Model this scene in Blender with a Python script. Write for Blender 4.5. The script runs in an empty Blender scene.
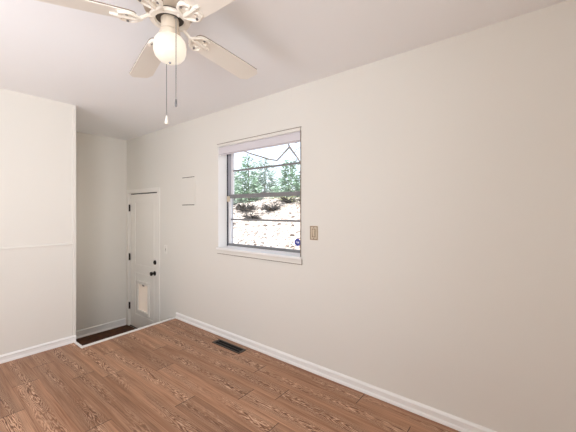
import bpy, bmesh, math, random
from mathutils import Vector, Matrix
R = math.radians
sc = bpy.context.scene
COL = sc.collection

# ------------------------------------------------------------------ camera
cd = bpy.data.cameras.new('camera'); cam = bpy.data.objects.new('camera', cd); COL.objects.link(cam)
cd.sensor_width = 36; cd.lens = 305/576*36; cd.shift_y = -5/576; cd.clip_start = .03; cd.clip_end = 300
cam.location = (0, 0, 1.35); cam.rotation_euler = (R(90), 0, -R(51.47)); sc.camera = cam

# ------------------------------------------------------------------ world, sun, big lights, exposure
w = bpy.data.worlds.new('sky'); sc.world = w; w.use_nodes = True
nt = w.node_tree; nt.nodes.clear()
out = nt.nodes.new('ShaderNodeOutputWorld'); bg = nt.nodes.new('ShaderNodeBackground')
sky = nt.nodes.new('ShaderNodeTexSky'); sky.sky_type = 'NISHITA'; sky.sun_disc = False
sky.sun_elevation = R(48); sky.sun_rotation = R(215); sky.dust_density = 3; sky.air_density = 1.0
mixw = nt.nodes.new('ShaderNodeMixRGB'); mixw.inputs[0].default_value = .55; mixw.inputs[2].default_value = (3.0, 3.1, 3.3, 1)
gain = nt.nodes.new('ShaderNodeMixRGB'); gain.blend_type = 'MULTIPLY'; gain.inputs[0].default_value = 1; gain.inputs[2].default_value = (.5, .5, .5, 1)
nt.links.new(sky.outputs[0], gain.inputs[1]); nt.links.new(gain.outputs[0], mixw.inputs[1])
nt.links.new(mixw.outputs[0], bg.inputs[0]); bg.inputs[1].default_value = .72
nt.links.new(bg.outputs[0], out.inputs[0])

sd = bpy.data.lights.new('sun', 'SUN'); sd.energy = 8; sd.angle = R(1); sd.color = (1, .95, .88)
sun = bpy.data.objects.new('sun', sd); COL.objects.link(sun)
sun.rotation_euler = Vector((.62, .30, -.78)).to_track_quat('-Z', 'Y').to_euler()

def area(name, loc, direction, sx, sy, power, col, spread=180):
    d = bpy.data.lights.new(name, 'AREA'); d.shape = 'RECTANGLE'; d.size = sx; d.size_y = sy; d.energy = power; d.color = col; d.spread = R(spread)
    o = bpy.data.objects.new(name, d); COL.objects.link(o); o.location = loc
    o.rotation_euler = Vector(direction).to_track_quat('-Z', 'Z').to_euler()
    return o
# back and side lamps stand for daylight at two unseen window openings
# upward ones lift the ceiling; near and alcove ones are added fill
DAY = (.95, 1, 1.09); WARM = (1.0, .97, .90)
area('near_corner_fill', (-1.45, -.6, 1.45), (.60, 1, 0), 1.4, 1.2, 22, DAY, 90)  # added fill lamp in the corner; no window opening behind it
area('daylight_back_window', (-.6, -1.52, 1.2), (0, 1, .7), 1.6, 1.0, 14, WARM, 110)
area('ceiling_fill_back', (-.2, -1.52, 1.0), (0, 1, 1.4), 1.6, .8, 13, WARM, 110)  # extra upward lamp added to brighten the ceiling
area('daylight_side_window', (-1.5, 1.8, .95), (.95, .10, .95), 2.0, .8, 19, DAY, 125)
area('alcove_fill', (1.115, 4.3, 1.1), (1, 0, 0), 1.0, 1.6, 1.8, (1, .965, .90))  # added fill lamp hidden in the alcove; no stair window is built

sc.view_settings.view_transform = 'Standard'; sc.view_settings.look = 'None'
sc.view_settings.exposure = 0.04; sc.view_settings.gamma = 1; sc.view_settings.use_curve_mapping = False
sc.cycles.max_bounces = 12; sc.cycles.diffuse_bounces = 8; sc.cycles.transparent_max_bounces = 12
sc.cycles.sample_clamp_indirect = 6

# ------------------------------------------------------------------ materials
def srgb(r, g, b):
    f = lambda c: (c/255/12.92) if c/255 <= .04045 else ((c/255+.055)/1.055)**2.4
    return (f(r), f(g), f(b), 1)
def mat(name, col, rough=.5, metal=0, bump=0, bscale=200, spec=.5, var=0, vscale=6):
    m = bpy.data.materials.new(name); m.use_nodes = True
    n = m.node_tree.nodes; l = m.node_tree.links; b = n['Principled BSDF']
    b.inputs['Base Color'].default_value = col if len(col) == 4 else (*col, 1)
    b.inputs['Roughness'].default_value = rough; b.inputs['Metallic'].default_value = metal
    b.inputs['Specular IOR Level'].default_value = spec
    if bump or var: tc = n.new('ShaderNodeTexCoord')
    if bump:
        t = n.new('ShaderNodeTexNoise'); t.inputs['Scale'].default_value = bscale; t.inputs['Detail'].default_value = 3
        l.new(tc.outputs['Object'], t.inputs['Vector'])
        bp = n.new('ShaderNodeBump'); bp.inputs['Strength'].default_value = bump; bp.inputs['Distance'].default_value = .002
        l.new(t.outputs[0], bp.inputs['Height']); l.new(bp.outputs[0], b.inputs['Normal'])
    if var:
        t = n.new('ShaderNodeTexNoise'); t.inputs['Scale'].default_value = vscale; t.inputs['Detail'].default_value = 5
        l.new(tc.outputs['Object'], t.inputs['Vector'])
        hs = n.new('ShaderNodeHueSaturation'); hs.inputs['Color'].default_value = b.inputs['Base Color'].default_value
        mr = n.new('ShaderNodeMapRange'); mr.inputs[1].default_value = .3; mr.inputs[2].default_value = .7
        mr.inputs[3].default_value = 1-var; mr.inputs[4].default_value = 1+var
        l.new(t.outputs[0], mr.inputs[0]); l.new(mr.outputs[0], hs.inputs['Value']); l.new(hs.outputs[0], b.inputs['Base Color'])
    return m
M = {}
M['wall'] = mat('wall_paint', (.75, .725, .672), .6, bump=.12, bscale=260, spec=.3)
M['ceil'] = mat('ceiling_paint', (.86, .86, .865), .8, bump=.12, bscale=300, spec=.2)
M['trim'] = mat('trim_paint', (.86, .85, .83), .35)
M['door'] = mat('door_paint', (.82, .79, .74), .4)
M['landing'] = mat('dark_stained_tread', (.085, .030, .010), .6, spec=.2, var=.5, vscale=14)
M['alum'] = mat('window_aluminium', (.22, .22, .23), .4, metal=.3)
M['alumw'] = mat('window_pale_aluminium', (.78, .78, .80), .4)
M['track'] = mat('window_track_channel', (.38, .38, .42), .5)
M['gasket'] = mat('window_gasket', (.03, .03, .04), .6)
M['blind'] = mat('blind_cassette_vinyl', (.66, .63, .66), .5)
M['bronze'] = mat('oil_rubbed_bronze', (.025, .020, .017), .35, metal=.7)
M['ventb'] = mat('vent_brown_metal', (.05, .035, .026), .4, metal=.3)
M['black'] = mat('duct_black', (.004, .004, .004), .8)
M['plate'] = mat('switch_plate_white', (.80, .77, .72), .4)
M['tan'] = mat('switch_plate_tan', (.62, .52, .39), .4)
M['tanb'] = mat('switch_plate_tan_border', (.26, .18, .11), .5)
M['panel'] = mat('access_panel_paint', (.75, .725, .672), .45)
M['gap'] = mat('panel_recess_dark', (.10, .085, .07), .8)
M['fan'] = mat('fan_white_enamel', (.82, .77, .69), .35)
M['fanh'] = mat('fan_housing_shaded_white', (.60, .51, .41), .35)  # darker than the enamel: the housing's beige shading is put into the colour
M['blade'] = mat('fan_blade_white', (.80, .755, .68), .45)
M['veneer'] = mat('blade_dark_veneer', (.16, .11, .08), .5)
M['fandark'] = mat('fan_recess_dark', (.06, .05, .04), .7)
M['chain'] = mat('pull_chain_metal', (.22, .22, .23), .35, metal=.8)
M['cream'] = mat('pull_knob_cream', (.86, .82, .74), .4)
M['bark'] = mat('bark_brown', (.10, .085, .075), .9, var=.4)
M['leaf'] = mat('conifer_needles', (.33, .45, .35), .7, var=.6, vscale=2.5, spec=.2)
M['leafb'] = mat('conifer_needles_blue', (.38, .47, .42), .7, var=.6, vscale=2.5, spec=.2)
M['scrub'] = mat('scrub_olive', (.20, .21, .10), .8, var=.5, vscale=3)
M['twig'] = mat('dead_twig_dark', (.04, .035, .033), .9)
M['rock'] = mat('field_stone', (.13, .10, .085), .9, var=.4, vscale=8)

def globe_material():
    m = bpy.data.materials.new('lit_frosted_glass'); m.use_nodes = True
    b = m.node_tree.nodes['Principled BSDF']
    b.inputs['Base Color'].default_value = (.42, .39, .33, 1); b.inputs['Roughness'].default_value = .3
    b.inputs['Emission Color'].default_value = (1, .89, .74, 1); b.inputs['Emission Strength'].default_value = .62
    return m
M['globe'] = globe_material()

def flap_material():
    m = bpy.data.materials.new('pet_flap_vinyl'); m.use_nodes = True
    n = m.node_tree.nodes; l = m.node_tree.links; n.remove(n['Principled BSDF'])
    t = n.new('ShaderNodeBsdfTranslucent'); t.inputs[0].default_value = (.95, .87, .78, 1)
    d = n.new('ShaderNodeBsdfPrincipled'); d.inputs['Base Color'].default_value = (.85, .76, .66, 1); d.inputs['Roughness'].default_value = .35
    x = n.new('ShaderNodeMixShader'); x.inputs[0].default_value = .45
    l.new(t.outputs[0], x.inputs[1]); l.new(d.outputs[0], x.inputs[2]); l.new(x.outputs[0], n['Material Output'].inputs[0])
    return m
M['flap'] = flap_material()

def glass_material():
    m = bpy.data.materials.new('window_glass'); m.use_nodes = True
    n = m.node_tree.nodes; l = m.node_tree.links; n.remove(n['Principled BSDF'])
    t = n.new('ShaderNodeBsdfTransparent'); t.inputs[0].default_value = (.95, .96, .97, 1)
    g = n.new('ShaderNodeBsdfGlossy'); g.inputs['Roughness'].default_value = .02
    fr = n.new('ShaderNodeLayerWeight'); pw = n.new('ShaderNodeMath'); pw.operation = 'POWER'; pw.inputs[1].default_value = 4; l.new(fr.outputs['Facing'], pw.inputs[0])
    sc_ = n.new('ShaderNodeMath'); sc_.operation = 'MULTIPLY_ADD'; sc_.inputs[1].default_value = .5; sc_.inputs[2].default_value = .03; l.new(pw.outputs[0], sc_.inputs[0])
    x = n.new('ShaderNodeMixShader'); l.new(sc_.outputs[0], x.inputs[0]); l.new(t.outputs[0], x.inputs[1]); l.new(g.outputs[0], x.inputs[2])
    l.new(x.outputs[0], n['Material Output'].inputs[0]); return m
M['glass'] = glass_material()

class NT:
    """tiny node-graph helper"""
    def __init__(s, m): s.n = m.node_tree.nodes; s.l = m.node_tree.links
    def put(s, sock, v):
        if isinstance(v, (int, float)): sock.default_value = v
        elif isinstance(v, (tuple, list)): sock.default_value = v
        else: s.l.new(v, sock)
    def math(s, op, a, b=0, clamp=False):
        x = s.n.new('ShaderNodeMath'); x.operation = op; x.use_clamp = clamp; s.put(x.inputs[0], a); s.put(x.inputs[1], b); return x.outputs[0]
    def comb(s, x, y, z):
        c = s.n.new('ShaderNodeCombineXYZ'); s.put(c.inputs[0], x); s.put(c.inputs[1], y); s.put(c.inputs[2], z); return c.outputs[0]
    def noise(s, vec, scale, detail=2, wv=None, rough=.5):
        t = s.n.new('ShaderNodeTexNoise')
        if wv is not None: t.noise_dimensions = '4D'; s.put(t.inputs['W'], wv)
        s.put(t.inputs['Vector'], vec); t.inputs['Scale'].default_value = scale; t.inputs['Detail'].default_value = detail
        t.inputs['Roughness'].default_value = rough; return t.outputs[0]
    def remap(s, v, a, b, c=0, d=1):
        t = s.n.new('ShaderNodeMapRange'); s.put(t.inputs[0], v); t.inputs[1].default_value = a; t.inputs[2].default_value = b
        t.inputs[3].default_value = c; t.inputs[4].default_value = d; return t.outputs[0]
    def mix(s, f, a, b, mode='MIX'):
        t = s.n.new('ShaderNodeMixRGB'); t.blend_type = mode; s.put(t.inputs[0], f); s.put(t.inputs[1], a); s.put(t.inputs[2], b); return t.outputs[0]

def floor_material():
    m = bpy.data.materials.new('vinyl_plank_oak'); m.use_nodes = True
    g = NT(m); n = g.n; b = n['Principled BSDF']
    uv = n.new('ShaderNodeUVMap'); uv.uv_map = 'plank'
    sx = n.new('ShaderNodeSeparateXYZ'); g.l.new(uv.outputs[0], sx.inputs[0]); u, v = sx.outputs[0], sx.outputs[1]   # metres across / along the plank
    at = n.new('ShaderNodeAttribute'); at.attribute_name = 'plank_id'; rid = at.outputs['Fac']
    W = g.math('MULTIPLY', rid, 37.0)
    # cathedral figure: contour rings of a stretched noise field around the plank's heart line
    heart = g.math('ADD', .081, g.math('MULTIPLY', g.math('SUBTRACT', g.noise(g.comb(0, g.math('MULTIPLY', v, 1.3), 0), 1, 1, W), .5), .12))
    du = g.math('SUBTRACT', u, heart)
    warp = g.noise(g.comb(g.math('MULTIPLY', u, 16), g.math('MULTIPLY', v, 2.1), 0), 1.0, 3.0, W, .5)
    fld = g.math('ADD', g.math('MULTIPLY', g.math('MULTIPLY', du, du), 230.0), g.math('MULTIPLY', warp, 1.7))
    fine = g.noise(g.comb(g.math('MULTIPLY', u, 60), g.math('MULTIPLY', v, 9), 0), 1.0, 3, W)
    fld = g.math('ADD', fld, g.math('MULTIPLY', fine, .10))
    ring = g.math('SINE', g.math('MULTIPLY', fld, 70.0))
    dark = g.remap(ring, .25, .95); light = g.remap(ring, -.45, -1.0)
    near = g.remap(g.math('ABSOLUTE', du), .030, .072, 1, 0)
    patch = g.remap(g.noise(g.comb(g.math('MULTIPLY', u, 5), g.math('MULTIPLY', v, 1.5), 3), 1.0, 1, W), .34, .54)
    mask = g.math('MULTIPLY', near, patch, True)
    # straight fibres away from the heart
    fib = g.noise(g.comb(g.math('MULTIPLY', u, 210), g.math('MULTIPLY', v, 4), 0), 1.0, 3, W)
    band = g.noise(g.comb(g.math('MULTIPLY', u, 26), g.math('MULTIPLY', v, 1.1), 0), 1.0, 3, W)
    base = g.mix(g.remap(band, .34, .66), FLOOR_A, FLOOR_B)
    base = g.mix(g.remap(fib, .38, .72, 0, .55), base, FLOOR_D)
    base = g.mix(g.math('MULTIPLY', g.math('MULTIPLY', mask, dark), .85), base, FLOOR_D)
    base = g.mix(g.math('MULTIPLY', g.math('MULTIPLY', mask, light), .60), base, FLOOR_L)
    pv = g.remap(rid, 0, 1, .86, 1.12)
    hs = n.new('ShaderNodeHueSaturation'); g.put(hs.inputs['Value'], pv); g.put(hs.inputs['Color'], base); base = hs.outputs[0]
    # seams
    at2 = n.new('ShaderNodeAttribute'); at2.attribute_name = 'plank_len'; ln = at2.outputs['Fac']
    ve = g.math('MINIMUM', v, g.math('SUBTRACT', ln, v)); ue = g.math('MINIMUM', u, g.math('SUBTRACT', .1625, u))
    seam = g.math('MAXIMUM', g.math('LESS_THAN', ve, .0026), g.math('MULTIPLY', g.math('LESS_THAN', ue, .0012), .45))
    base = g.mix(g.math('MULTIPLY', seam, .85), base, (.03, .016, .010, 1))
    g.put(b.inputs['Base Color'], base)
    g.put(b.inputs['Roughness'], g.remap(fib, .3, .7, .36, .50)); b.inputs['Specular IOR Level'].default_value = .3
    bp = n.new('ShaderNodeBump'); bp.inputs['Strength'].default_value = .18; bp.inputs['Distance'].default_value = .001
    g.put(bp.inputs['Height'], g.math('SUBTRACT', fib, g.math('MULTIPLY', seam, 2))); g.l.new(bp.outputs[0], b.inputs['Normal'])
    return m
FLOOR_A = (.345, .168, .090, 1); FLOOR_B = (.55, .308, .186, 1); FLOOR_D = (.095, .035, .014, 1); FLOOR_L = (.80, .58, .42, 1)
M['floor'] = floor_material()

def hill_material():
    m = bpy.data.materials.new('dry_grass_slope'); m.use_nodes = True
    g = NT(m); b = g.n['Principled BSDF']; tc = g.n.new('ShaderNodeTexCoord'); P = tc.outputs['Object']
    a = g.noise(P, 1.1, 4, rough=.6); c = g.noise(P, 3.5, 4, rough=.7); e = g.noise(P, 10, 3, rough=.8)
    base = g.mix(g.remap(a, .35, .65), (.55, .48, .42, 1), (.70, .64, .58, 1))
    base = g.mix(g.remap(c, .50, .60, 0, .45), base, (.30, .20, .15, 1))
    base = g.mix(g.remap(e, .515, .56, 0, .95), base, (.06, .045, .040, 1))
    g.put(b.inputs['Base Color'], base); b.inputs['Roughness'].default_value = .95; b.inputs['Specular IOR Level'].default_value = .1
    return m
M['hill'] = hill_material()

# ------------------------------------------------------------------ mesh helpers
class MB:
    def __init__(s): s.b = bmesh.new()
    def box(s, x0, x1, y0, y1, z0, z1):
        v = [s.b.verts.new((x, y, z)) for x in (x0, x1) for y in (y0, y1) for z in (z0, z1)]
        for f in ((0,1,3,2), (4,6,7,5), (0,4,5,1), (2,3,7,6), (0,2,6,4), (1,5,7,3)): s.b.faces.new([v[i] for i in f])
        return s
    def prism(s, pts, axis, a0, a1):
        """extrude a 2D outline along an axis; pts are the two other coordinates in order"""
        def P(p, a): return {'x': (a, p[0], p[1]), 'y': (p[0], a, p[1]), 'z': (p[0], p[1], a)}[axis]
        A = [s.b.verts.new(P(p, a0)) for p in pts]; B = [s.b.verts.new(P(p, a1)) for p in pts]; n = len(pts)
        s.b.faces.new(A); s.b.faces.new(B[::-1])
        for i in range(n): s.b.faces.new([A[i], B[i], B[(i+1) % n], A[(i+1) % n]])
        return s
    def lathe(s, prof, mtx=None, seg=32, cap=True):
        rings = []
        mtx = mtx or Matrix()
        for r, z in prof: rings.append([s.b.verts.new(mtx @ Vector((r*math.cos(2*math.pi*i/seg), r*math.sin(2*math.pi*i/seg), z))) for i in range(seg)])
        for a, c in zip(rings, rings[1:]):
            for i in range(seg): s.b.faces.new([a[i], a[(i+1) % seg], c[(i+1) % seg], c[i]])
        if cap: s.b.faces.new(rings[0][::-1]); s.b.faces.new(rings[-1])
        return s
    def tube(s, pts, rad, seg=8):
        pts = [Vector(p) for p in pts]; rings = []
        rad = rad if isinstance(rad, (list, tuple)) else [rad]*len(pts)
        for i, p in enumerate(pts):
            d = (pts[min(i+1, len(pts)-1)] - pts[max(i-1, 0)]).normalized()
            a = d.orthogonal().normalized() if i == 0 else (a - d*a.dot(d)).normalized()
            c = d.cross(a)
            rings.append([s.b.verts.new(p + (a*math.cos(2*math.pi*k/seg) + c*math.sin(2*math.pi*k/seg))*rad[i]) for k in range(seg)])
        for A, B in zip(rings, rings[1:]):
            for k in range(seg): s.b.faces.new([A[k], A[(k+1) % seg], B[(k+1) % seg], B[k]])
        s.b.faces.new(rings[0][::-1]); s.b.faces.new(rings[-1]); return s
    def build(s, name, m, parent=None, smooth=False, bevel=0, kind=None, xf=None):
        bmesh.ops.recalc_face_normals(s.b, faces=s.b.faces[:])
        if xf is not None: bmesh.ops.transform(s.b, matrix=xf, verts=s.b.verts[:])
        me = bpy.data.meshes.new(name); s.b.to_mesh(me); s.b.free(); me.materials.append(m)
        o = bpy.data.objects.new(name, me); COL.objects.link(o)
        if smooth:
            for p in me.polygons: p.use_smooth = True
            me.set_sharp_from_angle(angle=R(40))
        if bevel:
            md = o.modifiers.new('bevel', 'BEVEL'); md.width = bevel; md.segments = 2; md.limit_method = 'ANGLE'
        if parent is not None:
            o.parent = parent; o.matrix_parent_inverse = Matrix.Translation(parent.location).inverted() if parent.type == 'EMPTY' else Matrix()
        if kind: o['kind'] = kind
        return o
def tag(o, label, cat, group=None):
    o['label'] = label; o['category'] = cat
    if group: o['group'] = group
    return o
def empty(name, loc):
    o = bpy.data.objects.new(name, None); COL.objects.link(o); o.location = loc; o.empty_display_size = .1; return o
def S(name, mb, m, bevel=0, parent=None): return mb.build(name, m, parent, bevel=bevel, kind=None if parent else 'structure')

# ------------------------------------------------------------------ the room
W = 2.137; L = 3.68; BACK = 4.887; X0 = -1.6; Y0 = -1.6; H = 2.44; LAND = -.40; WX = 1.10
WO = (1.562, 2.676, .950, 2.050)          # window opening y0 y1 z0 z1
DO = (3.962, 4.806, LAND, 1.616)          # door opening
T = .20
mb = MB()
y0, y1, z0, z1 = WO; a0, a1, b0, b1 = DO
mb.box(W, W+T, Y0-.2, y0, -.7, H+.1)
mb.box(W, W+T, y0, y1, -.7, z0); mb.box(W, W+T, y0, y1, z1, H+.1)
mb.box(W, W+T, y1, a0, -.7, H+.1)
mb.box(W, W+T, a0, a1, -.7, LAND); mb.box(W, W+T, a0, a1, b1, H+.1)
mb.box(W, W+T, a1, BACK+.2, -.7, H+.1)
bmesh.ops.remove_doubles(mb.b, verts=mb.b.verts[:], dist=1e-5)
S('wall_right', mb, M['wall'])
S('wall_left', MB().box(X0-.2, WX, L, BACK+.2, -.7, H), M['wall'])
S('wall_alcove', MB().box(WX, W, BACK, BACK+.2, -.7, H), M['wall'])
# unseen walls behind the camera, each with a window opening
def holed(name, axis, p0, p1, lo, hi, h0, h1, q0, q1):
    m_ = MB()
    for (s0, s1, t0, t1) in ((lo, h0, -.7, H), (h1, hi, -.7, H), (h0, h1, -.7, q0), (h0, h1, q1, H)):
        if axis == 'x': m_.box(p0, p1, s0, s1, t0, t1)
        else: m_.box(s0, s1, p0, p1, t0, t1)
    S(name, m_, M['wall'])
holed('wall_near', 'x', X0-.2, X0, Y0-.2, L, 1.3, 3.4, .8, 2.1)
holed('wall_back', 'y', Y0-.2, Y0, X0, W, -1.4, .3, .8, 2.1)
S('ceiling', MB().box(X0-.2, W, Y0-.2, BACK, H, H+.1), M['ceil'])
S('roof_slab', MB().box(X0-.6, W+T+.35, Y0-.6, BACK+.7, H+.12, H+.26), M['trim'])

# plank floor: one mesh, a face per plank, cut at the stair well
PW = .1625
joints = {-6: 2.70, -5: 3.10, -4: 2.13, -3: 2.88, -2: 2.71, -1: 1.92, 0: 2.477, 1: 1.64, 2: 2.65, 3: 1.81, 4: .96}
rnd = random.Random(11)
fb = bmesh.new(); uvl = fb.loops.layers.uv.new('plank')
lid = fb.faces.layers.float.new('plank_id'); lln = fb.faces.layers.float.new('plank_len')
FY = 3.49
for k in range(-18, 6):
    x0 = 1.3225 + PW*k; x1 = x0 + PW
    base = joints.get(k, rnd.uniform(1, 3)); j = base - 1.22*6
    while j < L:
        q0, q1 = j, j+1.22; idv = rnd.random(); j = q1
        # clip pieces to the room outline
        for (cx0, cx1, cy0, cy1) in ((X0, 1.09, Y0, L), (1.09, W, Y0, FY)):
            xa, xb, ya, yb = max(x0, cx0), min(x1, cx1), max(q0, cy0), min(q1, cy1)
            if xb - xa < 1e-4 or yb - ya < 1e-4: continue
            f = fb.faces.new([fb.verts.new(p) for p in ((xa, ya, 0), (xb, ya, 0), (xb, yb, 0), (xa, yb, 0))])
            f[lid] = idv; f[lln] = 1.22
            for lp in f.loops: lp[uvl].uv = (lp.vert.co.x-x0, lp.vert.co.y-q0)
bmesh.ops.remove_doubles(fb, verts=fb.verts[:], dist=1e-5)
r_ = bmesh.ops.extrude_face_region(fb, geom=fb.faces[:])
bmesh.ops.translate(fb, vec=(0, 0, -.05), verts=[e for e in r_['geom'] if isinstance(e, bmesh.types.BMVert)])
bmesh.ops.recalc_face_normals(fb, faces=fb.faces[:])
me = bpy.data.meshes.new('floor'); fb.to_mesh(me); fb.free(); me.materials.append(M['floor'])
fl = bpy.data.objects.new('floor', me); COL.objects.link(fl); fl['kind'] = 'structure'
S('floor_subfloor', MB().box(X0-.2, WX-.01, Y0-.2, L, -.7, -.05).box(WX-.01, W, Y0-.2, FY, -.7, -.05), M['trim'])
S('floor_landing', MB().box(WX-.01, W, FY, BACK, -.7, LAND), M['landing'])

# white edge strip round the stair well
mb = MB()
mb.prism([(1.076, 3.668), (1.100, 3.668), (1.102, 3.500), (2.127, 3.538), (2.127, 3.500), (1.078, 3.452)], 'z', .0, .006)
mb.prism([(1.092, 3.505), (2.127, 3.538), (2.127, 3.522), (1.092, 3.49)], 'z', LAND, .0)
S('trim_stairwell', mb, M['trim'])

def baseboard(name, axis, a0, a1, face, sgn, z=0, h=.072, sh=.014):
    # flat board with a rounded cap and a shoe moulding at the foot; sgn: direction the face looks
    pr = [(0, 0), (.010+sh, 0), (.010+sh*.93, .008), (.010+sh*.6, .017), (.010, .023), (.009, h-.022), (.017, h-.017), (.016, h-.012), (.009, h-.004), (.004, h), (0, h)]
    S(name, MB().prism([(face+sgn*p[0], z+p[1]) for p in pr], axis, a0, a1), M['trim'])
baseboard('baseboard_right', 'y', Y0, 3.498, W, -1, sh=.010)
baseboard('baseboard_left', 'x', X0, 1.098, L, -1, sh=.006)
baseboard('baseboard_near', 'y', Y0, L-.02, X0, 1)
baseboard('baseboard_back', 'x', X0+.02, W-.02, Y0, 1)
baseboard('baseboard_alcove', 'x', WX, W-.02, BACK, -1, z=LAND, h=.105)
S('trim_chair_rail', MB().prism([(L, 1.003), (L-.007, 1.003), (L-.008, 1.012), (L-.004, 1.024), (L, 1.026)], 'x', X0, 1.068), M['wall'])
S('trim_wall_corner', MB().box(1.068, 1.102, L-.004, L+.03, .075, H), M['wall'], bevel=.003)

# ------------------------------------------------------------------ window_1 (double hung, aluminium)
y0, y1, z0, z1 = WO
mb = MB()
mb.box(W-.007, W+.02, y0-.008, y1+.012, z1-.002, z1+.026)                      # head casing
win = S('window_1', mb, M['wall'], bevel=.002)
def WP(name, mb, m, bevel=0, smooth=False, parent=None): return mb.build(name, m, parent or win, bevel=bevel, smooth=smooth)
WP('jamb_lining', MB().box(W-.001, W+.11, y1-.004, y1+.003, z0, z1).box(W-.001, W+.11, y0-.003, y0+.004, z0, z1).box(W-.001, W+.11, y0, y1, z1-.004, z1+.002), M['trim'])
WP('sill', MB().box(W-.024, W+.112, y0-.014, y1+.014, z0-.018, z0+.003), M['trim'], bevel=.004)
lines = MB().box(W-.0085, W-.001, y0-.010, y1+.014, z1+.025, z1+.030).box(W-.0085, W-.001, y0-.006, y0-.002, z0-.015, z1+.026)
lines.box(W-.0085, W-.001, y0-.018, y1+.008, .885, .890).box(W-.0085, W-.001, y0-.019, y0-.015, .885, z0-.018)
WP('casing_shadow_line', lines, mat('shadow_line_brown', (.22, .17, .13), .7))  # thin dark strips paint the shadow lines round casing and apron
WP('apron', MB().box(W-.008, W+.002, y0-.016, y1+.006, .889, z0-.018), M['wall'], bevel=.002)
xi = W+.11
fr = MB()
for (a, b) in ((y0, y0+.026), (y1-.012, y1)): fr.box(xi, xi+.085, a, b, z0, z1)
fr.box(xi, xi+.085, y0, y1, z0, z0+.014).box(xi, xi+.085, y0, y1, z1-.02, z1)
WP('outer_frame', fr, M['alumw'])
WP('track', MB().box(xi+.012, xi+.08, y1-.026, y1-.012, z0+.014, z1-.02).box(xi+.012, xi+.08, y0+.026, y0+.040, z0+.014, z1-.02), M['track'])
WP('gasket', MB().box(xi-.002, xi+.012, y1-.020, y1-.013, z0+.005, z1-.02), M['gasket'])
def sash(name, xa, xb, za, zb, bot, top, mz):
    ya, yb = y0+.040, y1-.026
    s = WP(name, MB().box(xa, xb, ya, ya+.034, za, zb).box(xa, xb, yb-.034, yb, za, zb), M['alumw'], bevel=.002)
    WP('rail', MB().box(xa-.002, xb, ya, yb, za, za+bot), M['alum'], bevel=.002, parent=s)
    WP('rail', MB().box(xa-.002, xb, ya, yb, zb-top, zb), M['alum'], bevel=.002, parent=s)
    WP('muntin', MB().box(xa+.004, xb-.004, ya+.034, yb-.034, mz-.009, mz+.009), M['alum'], parent=s)
    WP('glass_pane', MB().box((xa+xb)/2-.001, (xa+xb)/2+.001, ya+.03, yb-.03, za+.01, zb-.01), M['glass'], parent=s)
    return s
sash('lower_sash', xi+.012, xi+.038, z0+.014, 1.532, .026, .040, 1.257)
sash('upper_sash', xi+.046, xi+.070, 1.495, z1-.02, .034, .03, 1.800)
WP('sash_lock', MB().box(xi+.004, xi+.034, 2.09, 2.15, 1.532, 1.541).tube([(xi+.02, 2.12, 1.541), (xi+.02, 2.12, 1.552), (xi+.0, 2.09, 1.554)], .005), M['alum'], smooth=True)
WP('tilt_latch', MB().box(xi-.006, xi+.014, y1-.052, y1-.018, 1.455, 1.515), M['tan'], bevel=.003)
bl = empty('roller_blind', (W+.03, (y0+y1)/2, 2.0))
tag(bl, 'pale lavender-grey rolled-up window blind cassette tucked under the window head', 'blind')
MB().prism([(W+.004, 1.968), (W+.06, 1.968), (W+.06, z1-.005), (W+.010, z1-.005), (W+.002, 2.03)], 'y', y0+.006, y1-.006).build('cassette', M['blind'], bl, bevel=.002)
MB().box(W+.020, W+.026, y0+.02, y1-.02, 1.958, 1.968).build('hem_bar', M['blind'], bl, bevel=.001)

# security sticker on the lower pane: blue octagon, pale inner ring and slanted mark
stx = xi+.0225; sy_, sz_ = 1.694, 1.060
def octa(r, x0, x1): return MB().prism([(sy_+r*math.cos(R(22.5+45*i)), sz_+r*math.sin(R(22.5+45*i))) for i in range(8)], 'x', x0, x1)
st = octa(.036, stx, stx+.0012).build('window_sticker', mat('sticker_blue', (.055, .07, .36), .35))
tag(st, 'small blue octagonal security sticker low on the right of the window glass', 'sticker')
mk = MB()
for pts in ([(-.019, -.004), (-.006, .013), (-.001, .013), (-.010, -.004)], [(-.004, -.010), (.004, .008), (.010, .008), (.019, -.002), (.010, -.010)]):
    mk.prism([(sy_-p[0], sz_+p[1]) for p in pts], 'x', stx-.0006, stx)
mk.build('emblem', mat('sticker_pale', (.75, .78, .92), .4), st)

# ------------------------------------------------------------------ door_1 with pet door
a0, a1, b0, b1 = DO
mb = MB(); cw = .062
cas = [(W-.012, W), ]
mb.box(W-.012, W, a0-cw, a0, LAND, b1+.056); mb.box(W-.012, W, a1, min(a1+.078, BACK-.002), LAND, b1+.056); mb.box(W-.012, W, a0, a1, b1, b1+.056)
mb.box(W-.002, W+T, a0, a0+.010, LAND, b1); mb.box(W-.002, W+T, a1-.010, a1, LAND, b1); mb.box(W-.002, W+T, a0, a1, b1-.004, b1)
mb.box(W+.066, W+.09, a0+.01, a0+.025, LAND, b1); mb.box(W+.066, W+.09, a1-.025, a1-.01, LAND, b1); mb.box(W+.066, W+.09, a0, a1, b1-.02, b1)
dr = S('door_1', mb, M['door'], bevel=.002)
def DP(name, mb, m, bevel=0, smooth=False, parent=None): return mb.build(name, m, parent or dr, bevel=bevel, smooth=smooth)
la, lb, lz0, lz1 = a0+.014, a1-.014, LAND+.012, 1.598
fx = W+.012                                                     # leaf face
leaf = MB()
py0, py1, pz0, pz1 = 4.235, 4.560, -.125, .300                  # pet door opening
x2 = fx+.044
u0_, u1_, uz0, uz1 = 4.085, 4.650, .545, 1.480                  # upper panel
l0_, l1_, lz_0, lz_1 = 4.085, 4.650, -.20, .435                 # lower panel
leaf.box(fx, x2, la, u0_, lz0, lz1).box(fx, x2, u1_, lb, lz0, lz1).box(fx, x2, u0_, u1_, uz1, lz1).box(fx, x2, u0_, u1_, lz_1, uz0).box(fx, x2, u0_, u1_, lz0, lz_0)
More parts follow.
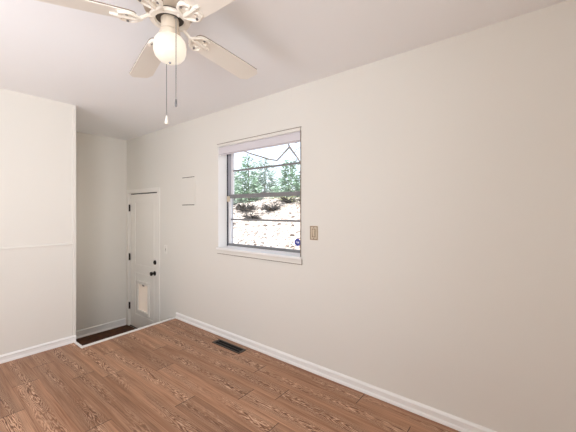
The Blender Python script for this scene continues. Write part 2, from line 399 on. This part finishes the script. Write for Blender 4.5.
leaf.box(fx+.008, x2-.008, u0_, u1_, uz0, uz1)
px = fx+.008
leaf.box(px, x2-.008, l0_, py0, lz_0, lz_1).box(px, x2-.008, py1, l1_, lz_0, lz_1).box(px, x2-.008, py0, py1, lz_0, pz0).box(px, x2-.008, py0, py1, pz1, lz_1)
lf = DP('door_leaf', leaf, M['door'], bevel=.003)
def ring(mb, x0, x1, y0, y1, z0, z1, t):
    return mb.box(x0, x1, y0, y0+t, z0, z1).box(x0, x1, y1-t, y1, z0, z1).box(x0, x1, y0+t, y1-t, z0, z0+t).box(x0, x1, y0+t, y1-t, z1-t, z1)
DP('panel_moulding', ring(MB(), fx-.002, px, u0_, u1_, uz0, uz1, .016), M['door'], bevel=.002, parent=lf)
DP('panel_moulding', ring(MB(), fx-.002, px, l0_, l1_, lz_0, lz_1, .016), M['door'], bevel=.002, parent=lf)
DP('pet_door_frame', ring(MB(), fx-.010, x2+.004, py0-.022, py1+.022, pz0-.022, pz1+.022, .040), mat('pet_frame_white', (.80, .77, .72), .4), bevel=.004, parent=lf)
DP('pet_door_flap', MB().box(fx+.010, fx+.014, py0+.02, py1-.02, pz0+.02, pz1-.02), M['flap'], parent=lf)
DP('pet_door_latch', MB().box(fx+.002, fx+.010, 4.375, 4.43, pz1-.045, pz1-.022), mat('latch_grey', (.25, .22, .20), .5), bevel=.002, parent=lf)
for hz in (1.396, .653, -.09):
    MB().lathe([(.008, -.052), (.008, .052)], Matrix.Translation((W-.004, lb+.004, hz)), 12).box(W-.004, W+.004, lb-.012, lb+.026, hz-.05, hz+.05).build('hinge', M['bronze'], dr, smooth=True)
rotx = Matrix.Rotation(R(-90), 4, 'Y')
DP('top_gap_shade', MB().box(W+.020, W+.066, a0+.011, a1-.011, 1.6005, 1.6115), M['gasket'])  # dark strip paints the shade in the gap above the leaf
DP('door_knob', MB().lathe([(.030, 0), (.033, .003), (.030, .010), (.013, .014), (.011, .030), (.022, .038), (.028, .050), (.026, .062), (.012, .068)], Matrix.Translation((fx, 4.058, .490)) @ rotx, 24), M['bronze'], smooth=True, parent=lf)
bolt = DP('deadbolt', MB().lathe([(.031, 0), (.031, .006), (.026, .014), (.010, .016)], Matrix.Translation((fx, 4.052, .640)) @ rotx, 24), M['bronze'], smooth=True, parent=lf)
S('step_threshold', MB().box(W+.005, W+T+.05, a0+.012, a1-.012, LAND, LAND+.011), M['bronze'], parent=dr)

# ------------------------------------------------------------------ wall fittings
def screw(mtx): return MB().lathe([(.0035, 0), (.003, .0012)], mtx, 10)
sw = empty('light_switch', (W, 3.755, .845)); tag(sw, 'white toggle light switch on the wall just right of the door', 'switch')
MB().box(W-.006, W, 3.720, 3.790, .787, .902).build('plate', M['plate'], sw, bevel=.003)
MB().box(W-.009, W-.006, 3.749, 3.761, .832, .858).build('toggle_slot', M['gap'], sw)
MB().prism([(W-.006, .838), (W-.020, .850), (W-.019, .857), (W-.006, .853)], 'y', 3.7515, 3.7585).build('toggle', M['plate'], sw)
for z in (.815, .875): screw(Matrix.Translation((W-.006, 3.755, z)) @ rotx).build('screw', M['chain'], sw)
sy = 1.422; sz = 1.166
s2 = empty('wall_switch', (W, sy, sz)); tag(s2, 'tan switch plate with brown border on the wall right of the window', 'switch')
MB().box(W-.005, W, sy-.041, sy+.041, sz-.060, sz+.060).build('plate', M['tan'], s2, bevel=.003)
ring(MB(), W-.0062, W-.0045, sy-.037, sy+.037, sz-.056, sz+.056, .006).build('border', M['tanb'], s2)
ring(MB(), W-.0075, W-.005, sy-.017, sy+.017, sz-.036, sz+.036, .006).build('rocker_surround', M['tanb'], s2)
MB().prism([(W-.005, sz-.028), (W-.007, sz-.028), (W-.013, sz+.026), (W-.005, sz+.028)], 'y', sy-.010, sy+.010).build('rocker', M['tan'], s2, bevel=.001)
for z in (sz-.047, sz+.047): screw(Matrix.Translation((W-.0055, sy, z)) @ rotx).build('screw', M['bronze'], s2)
ap = empty('access_panel', (W, 3.25, 1.59)); tag(ap, 'flat painted-over access panel door high on the wall between door and window', 'access panel')
ring(MB(), W-.005, W, 3.10, 3.385, 1.405, 1.775, .014).build('frame', M['panel'], ap, bevel=.002)
MB().box(W-.002, W, 3.114, 3.371, 1.419, 1.761).build('gap_shade_backing', M['gap'], ap)  # dark sheet on the wall paints the shade in the panel gaps
MB().box(W-.008, W-.002, 3.1145, 3.3705, 1.428, 1.753).build('panel_door', M['panel'], ap, bevel=.002)
MB().box(W-.011, W-.009, 3.125, 3.140, 1.57, 1.61).build('finger_catch', M['panel'], ap, bevel=.001)

# ------------------------------------------------------------------ floor vent
vt = empty('floor_vent', (2.011, 2.358, 0)); tag(vt, 'dark brown metal floor register set in the wood floor beside the window-wall baseboard', 'vent')
vx0, vx1, vy0, vy1 = 1.962, 2.060, 2.155, 2.562
ring(MB(), vx0, vx1, vy0, vy1, 0, .006, .018)
fm = MB()
for (a, b, c, d) in ((vx0, vx0+.016, vy0, vy1), (vx1-.016, vx1, vy0, vy1), (vx0+.016, vx1-.016, vy0, vy0+.028), (vx0+.016, vx1-.016, vy1-.028, vy1)): fm.box(a, b, c, d, 0, .006)
fm.build('frame', M['ventb'], vt, bevel=.002)
MB().box(vx0+.016, vx1-.016, vy0+.028, vy1-.028, .0002, .001).build('duct_dark_backing', M['black'], vt)  # black sheet on the floor stands in for the duct's dark inside
MB().box(2.008, 2.013, vy0+.028, vy1-.028, .001, .0055).build('centre_bar', M['ventb'], vt)
for i in range(27):
    y = vy0+.036+i*.0132
    MB().prism([(y, .001), (y+.0012, .001), (y+.0050, .0048), (y+.0038, .0048)], 'x', vx0+.016, vx1-.016).build('louver', M['black'], vt)

# ------------------------------------------------------------------ ceiling fan
FX, FYc = .784, 1.341
fan = empty('ceiling_fan', (FX, FYc, H)); tag(fan, 'white five-blade flush ceiling fan with a lit frosted globe', 'ceiling fan')
TF = Matrix.Translation((FX, FYc, 0))
MB().lathe([(.085, 2.44), (.088, 2.425), (.112, 2.41), (.122, 2.375), (.122, 2.318), (.114, 2.296), (.088, 2.284), (.05, 2.281)], TF, 48).build('motor_housing', M['fanh'], fan, smooth=True)
MB().lathe([(.068, 2.282), (.0665, 2.260)], TF, 32).build('rotor_collar', M['fandark'], fan, smooth=True)
MB().lathe([(.060, 2.267), (.088, 2.265), (.093, 2.257), (.088, 2.249), (.068, 2.247), (.064, 2.257), (.060, 2.267)], TF, 40, cap=False).build('flywheel', M['fan'], fan, smooth=True)
MB().lathe([(.038, 2.270), (.041, 2.252), (.040, 2.248), (.040, 2.208), (.034, 2.203), (.033, 2.199)], TF, 32).build('switch_housing', M['fanh'], fan, smooth=True)
MB().lathe([(.036, 2.205), (.046, 2.199), (.048, 2.186), (.044, 2.176)], TF, 32).build('glass_fitter', M['fanh'], fan, smooth=True)
gz = 2.118
MB().lathe([(.041, 2.184), (.043, 2.177), (.058, 2.170), (.0695, 2.154), (.0745, 2.130), (.0735, 2.106), (.067, 2.086), (.054, 2.070), (.036, 2.060), (.014, 2.056)], TF, 40).build('glass_globe', M['globe'], fan, smooth=True)
MB().lathe([(.006, 2.057), (.006, 2.053), (.003, 2.049)], TF, 12).build('globe_finial', M['chain'], fan, smooth=True)
for k, (deg, droop) in enumerate(((8, .2), (76, 2.4), (153, .5), (213, .5), (266, 4.5))):
    ang = R(deg)
    B = TF @ Matrix.Rotation(ang, 4, 'Z')
    Bp = B @ Matrix.Translation((0, 0, 2.232)) @ Matrix.Rotation(R(droop), 4, 'Y') @ Matrix.Rotation(R(-11), 4, 'X')
    # blade outline: clipped tip, rounded root
    out_ = [(.142, -.030), (.150, -.046), (.170, -.055), (.28, -.061), (.600, -.069), (.640, -.043), (.640, .043), (.600, .069), (.28, .061), (.170, .055), (.150, .046), (.142, .030)]
    bld = MB().prism(out_, 'z', 0, .004).build('blade', M['blade'], fan, bevel=.001, xf=Bp)
    MB().prism(out_, 'z', .0041, .0085).build('blade_upper_veneer', M['veneer'], bld, bevel=.001, xf=Bp)
    # blade iron: arm from the flywheel, open scroll plate under the blade root
    ir = MB()
    ir.tube([(.070, 0, .026), (.095, .003, .022), (.118, .003, .006), (.138, 0, -.003), (.160, 0, -.005)], [.010, .009, .008, .009, .009], 10)
    for sd_ in (1, -1):
        ir.tube([(.122, 0, -.002), (.138, sd_*.022, -.004), (.160, sd_*.044, -.004), (.186, sd_*.050, -.004), (.208, sd_*.040, -.004), (.214, sd_*.021, -.004), (.200, sd_*.010, -.004), (.186, sd_*.018, -.004), (.186, sd_*.031, -.004)], [.007, .007, .008, .008, .008, .007, .006, .006, .005], 8)
    ir.tube([(.155, 0, -.004), (.230, 0, -.004), (.250, 0, -.004)], [.010, .010, .006], 8)
    ir.box(.166, .226, -.046, .046, -.0022, -.0002)
    irn = ir.build('blade_iron', M['fan'], fan, smooth=True, xf=Bp)
    for (px_, py_) in ((.180, .040), (.180, -.040), (.234, 0)):
        MB().lathe([(.0055, -.0115), (.0055, -.006)], Matrix.Translation((px_, py_, 0)), 10).build('screw', M['chain'], irn, xf=Bp)
# pull chains: camera-right one from the switch housing, the other from the back of the fitter
def chain(dx, dy, ztop, zbot, pend, m):
    x, y = FX+dx, FYc+dy
    c = MB().tube([(FX+dx*.72, FYc+dy*.72, ztop+.002), (x, y, ztop-.004), (x, y, zbot)], .0017, 6)
    z = ztop-.012
    while z > zbot:
        c.lathe([(.0006, z+.0022), (.0022, z), (.0006, z-.0022)], Matrix.Translation((x, y, 0)), 6); z -= .007
    o = c.build('pull_chain', M['chain'], fan, smooth=True)
    MB().lathe(pend(zbot), Matrix.Translation((x, y, 0)), 16).build('pull_pendant', m, o, smooth=True)
fr_ = Vector((.6228, -.7824))                                            # camera-right in plan
fw_ = Vector((.7824, .6228))
d1 = fr_*.050 - fw_*.058; d2 = -fr_*.042 + fw_*.065
chain(d1.x, d1.y, 2.238, 1.862, lambda z: [(.0012, z+.002), (.004, z-.006), (.0055, z-.024), (.005, z-.034), (.002, z-.038)], M['chain'])
chain(d2.x, d2.y, 2.230, 1.822, lambda z: [(.002, z+.002), (.004, z-.004), (.006, z-.018), (.0095, z-.032), (.009, z-.039), (.004, z-.042)], M['cream'])

# ------------------------------------------------------------------ outside
rnd = random.Random(5)
def gz_(x, y):
    z = -.5 + max(0, min(x-3.4, 8.2))*.305 + max(0, x-11.6)*.10
    return z + .10*math.sin(x*1.3+y*.7)*min(1, max(0, x-4)*.5) + .05*math.sin(x*2.9-y*1.9)*min(1, max(0, x-4)*.5)
hb = bmesh.new(); NX, NY = 60, 70
gv = [[hb.verts.new((2.337+28*(i/NX)**1.25, -12+46*j/NY, gz_(2.337+28*(i/NX)**1.25, -12+46*j/NY))) for j in range(NY+1)] for i in range(NX+1)]
for i in range(NX):
    for j in range(NY): hb.faces.new([gv[i][j], gv[i+1][j], gv[i+1][j+1], gv[i][j+1]])
hm = MB(); hm.b.free(); hm.b = hb
ho = hm.build('hillside', M['hill'], smooth=True, kind='structure')

def conifer(x, y, h, rad, m, label, seed, n=1700):
    rg = random.Random(seed); z0 = gz_(x, y)-.05
    t = empty('conifer_tree', (x, y, z0)); tag(t, label, 'tree', 'conifers on the hillside')
    MB().tube([(x, y, z0), (x+.04, y, z0+h*.5), (x, y+.03, z0+h*.97)], [.06*h/3, .035*h/3, .010], 8).build('trunk', M['bark'], t, smooth=True)
    f = MB()
    for i in range(n):
        q = 1-math.sqrt(rg.random())*.97; zz = z0+h*(.03+.97*q)
        a = rg.random()*6.283; lobes = .72+.28*math.sin(a*3+seed+q*7)
        rr = rad*((1-q)**.55+.04)*lobes*math.sqrt(rg.uniform(.15, 1))
        c = Vector((x+rr*math.cos(a), y+rr*math.sin(a), zz-rr*.25+rg.uniform(-.05, .05)))
        o_ = Vector((math.cos(a), math.sin(a), rg.uniform(-.5, .6))).normalized(); s = o_.cross(Vector((rg.uniform(-.6, .6), rg.uniform(-.6, .6), 1))).normalized()
        ln = rg.uniform(.12, .26); wd = rg.uniform(.025, .060)
        f.b.faces.new([f.b.verts.new(p) for p in (c-o_*ln*.4, c+s*wd, c+o_*ln, c-s*wd)])
    f.build('foliage', m, t)
trees = [  # x, y, height, radius, foliage, label
 (9.7, 11.9, 1.7, .85, 'leafb', 'low bluish conifer at the left edge of the trees seen through the window'),
 (11.6, 12.0, 2.7, 1.10, 'leaf', 'tallest green conifer left of centre in the window view'),
 (14.0, 13.0, 2.6, 1.35, 'leafb', 'broad grey-green conifer at the back in the middle of the window view'),
 (12.0, 9.4, 2.2, 1.1, 'leaf', 'green conifer right of the middle of the window view'),
 (14.3, 9.6, 2.3, 1.1, 'leafb', 'bluish conifer standing behind the others under the bare branches'),
 (13.0, 7.4, 2.3, 1.0, 'leaf', 'green conifer half hidden by the right side of the window'),
 (13.6, 15.6, 2.2, 1.2, 'leafb', 'bluish conifer behind and between the two left-hand conifers'),
]
for i, (x, y, h, rd, m, lb_) in enumerate(trees): conifer(x, y, h, rd, M[m], lb_, i+3)

def scrub(x, y, r, m, label, seed):
    rg = random.Random(seed); z0 = gz_(x, y)
    t = empty('scrub_bush', (x, y, z0)); tag(t, label, 'bush', 'scrub below the conifers')
    st_ = MB()
    for i in range(60):
        a = rg.random()*6.283; e = rg.uniform(.1, .9); d = Vector((math.cos(a)*1.3, math.sin(a)*1.3, e)).normalized()*r*rg.uniform(.7, 1.2)
        p = Vector((x, y, z0-.02)); st_.tube([p, p+d*.5+Vector((0, 0, .05)), p+d], [.028, .020, .008], 5)
    st_.build('stems', M['twig'], t)
    f = MB()
    for i in range(220):
        v = Vector((rg.gauss(0, .5), rg.gauss(0, .5), abs(rg.gauss(0, .4))))*r; c = Vector((x, y, z0+.03))+v
        o_ = Vector((rg.uniform(-1, 1), rg.uniform(-1, 1), rg.uniform(-.3, 1))).normalized(); s = o_.orthogonal().normalized()
        f.b.faces.new([f.b.verts.new(p) for p in (c, c+o_*.05+s*.02, c+o_*.11, c+o_*.05-s*.02)])
    f.build('foliage', M[m], t)
sb = [(8.2, 10.4, .62, 'twig', 'dark leafless scrub bush at the left foot of the trees outside'), (9.3, 9.8, .62, 'twig', 'dark tangled scrub bush second from the left below the trees outside'),
      (9.7, 8.6, .55, 'twig', 'dark tangled scrub bush in the middle of the slope below the trees'),
      (10.4, 8.3, .50, 'scrub', 'olive green scrub bush right of the dark scrub outside'), (10.6, 7.3, .5, 'scrub', 'olive scrub bush at the right edge of the window view'),
      (8.5, 8.6, .35, 'twig', 'small dark scrub bush in front of the middle scrub'), 
      (7.7, 9.3, .45, 'twig', 'low dark scrub bush nearest to the window on the slope'), (7.6, 12.4, .5, 'scrub', 'olive scrub bush at the left edge of the window view')]
for i, (x, y, r, m, lb_) in enumerate(sb): scrub(x, y, r, m, lb_, i+40)
# stones and fallen twigs on the slope
rg = random.Random(77); stones = []
n = 0
while n < 14:
    x = rg.uniform(5.6, 10.2); y = x*rg.uniform(.74, 1.13)
    r = rg.uniform(.03, .065); z = gz_(x, y)
    if any(math.hypot(x-q[0], y-q[1]) < q[2]*1.4+.2 for q in sb) or any(math.hypot(x-q[0], y-q[1]) < .45 for q in stones): continue
    stones.append((x, y))
    b = bmesh.new(); bmesh.ops.create_icosphere(b, subdivisions=2, radius=1)
    sd_ = rg.random()*20
    for v in b.verts: v.co *= 1+.22*math.sin(v.co.x*4+sd_)*math.cos(v.co.y*3+sd_*2)
    mm = MB(); mm.b.free(); mm.b = b
    o = mm.build('field_stone', M['rock'], smooth=True, xf=Matrix.Translation((0, 0, .25*r)) @ Matrix.Diagonal((r*1.5, r, r*.6, 1)))
    o.location = (x, y, z); o.rotation_euler = (0, 0, rg.random()*6)
    tag(o, 'brown stone lying in the dry grass on the slope outside the window', 'stone', 'stones on the slope')
    n += 1
# bare tree standing to the right of the view; its limbs reach across the top of the window
bx, by = 8.6, 5.2; bz = gz_(bx, by)-.05
bt = empty('bare_tree', (bx, by, bz)); tag(bt, 'bare leafless tree whose thin dark branches cross the upper window', 'tree')
MB().tube([(bx, by, bz), (bx+.05, by+.1, 2.4), (bx-.1, by+.3, 4.2), (bx-.2, by+.5, 5.4)], [.16, .13, .09, .03], 10).build('trunk', M['bark'], bt, smooth=True)
limbs = [([(bx-.05, by+.2, 3.6), (8.25, 6.01, 3.96), (7.82, 6.23, 3.61), (7.85, 6.19, 3.45), (7.95, 6.08, 3.25), (8.03, 5.97, 3.07), (8.15, 5.82, 2.69)], [.05, .04, .036, .034, .03, .025, .012]),
         ([(7.85, 6.19, 3.45), (7.82, 6.40, 3.27), (7.75, 6.64, 3.04), (7.68, 6.89, 3.09), (7.58, 7.17, 3.19), (7.40, 7.56, 3.33), (7.25, 7.91, 3.49)], [.030, .026, .025, .024, .024, .023, .018]),
         ([(7.95, 6.08, 3.25), (8.01, 6.00, 3.38), (8.13, 5.84, 3.48)], [.014, .011, .006]), ([(7.82, 6.40, 3.27), (7.74, 6.50, 3.30), (7.59, 6.68, 3.47)], [.010, .008, .004]),
         ([(8.03, 5.97, 3.07), (7.92, 6.10, 2.92), (7.88, 6.15, 2.69)], [.012, .010, .005]), ([(7.82, 6.23, 3.61), (7.91, 5.96, 3.56), (8.05, 5.79, 3.65)], [.014, .010, .005])]
for pts, rr in limbs: MB().tube(pts, rr, 6).build('branch', M['bark'], bt, smooth=True)
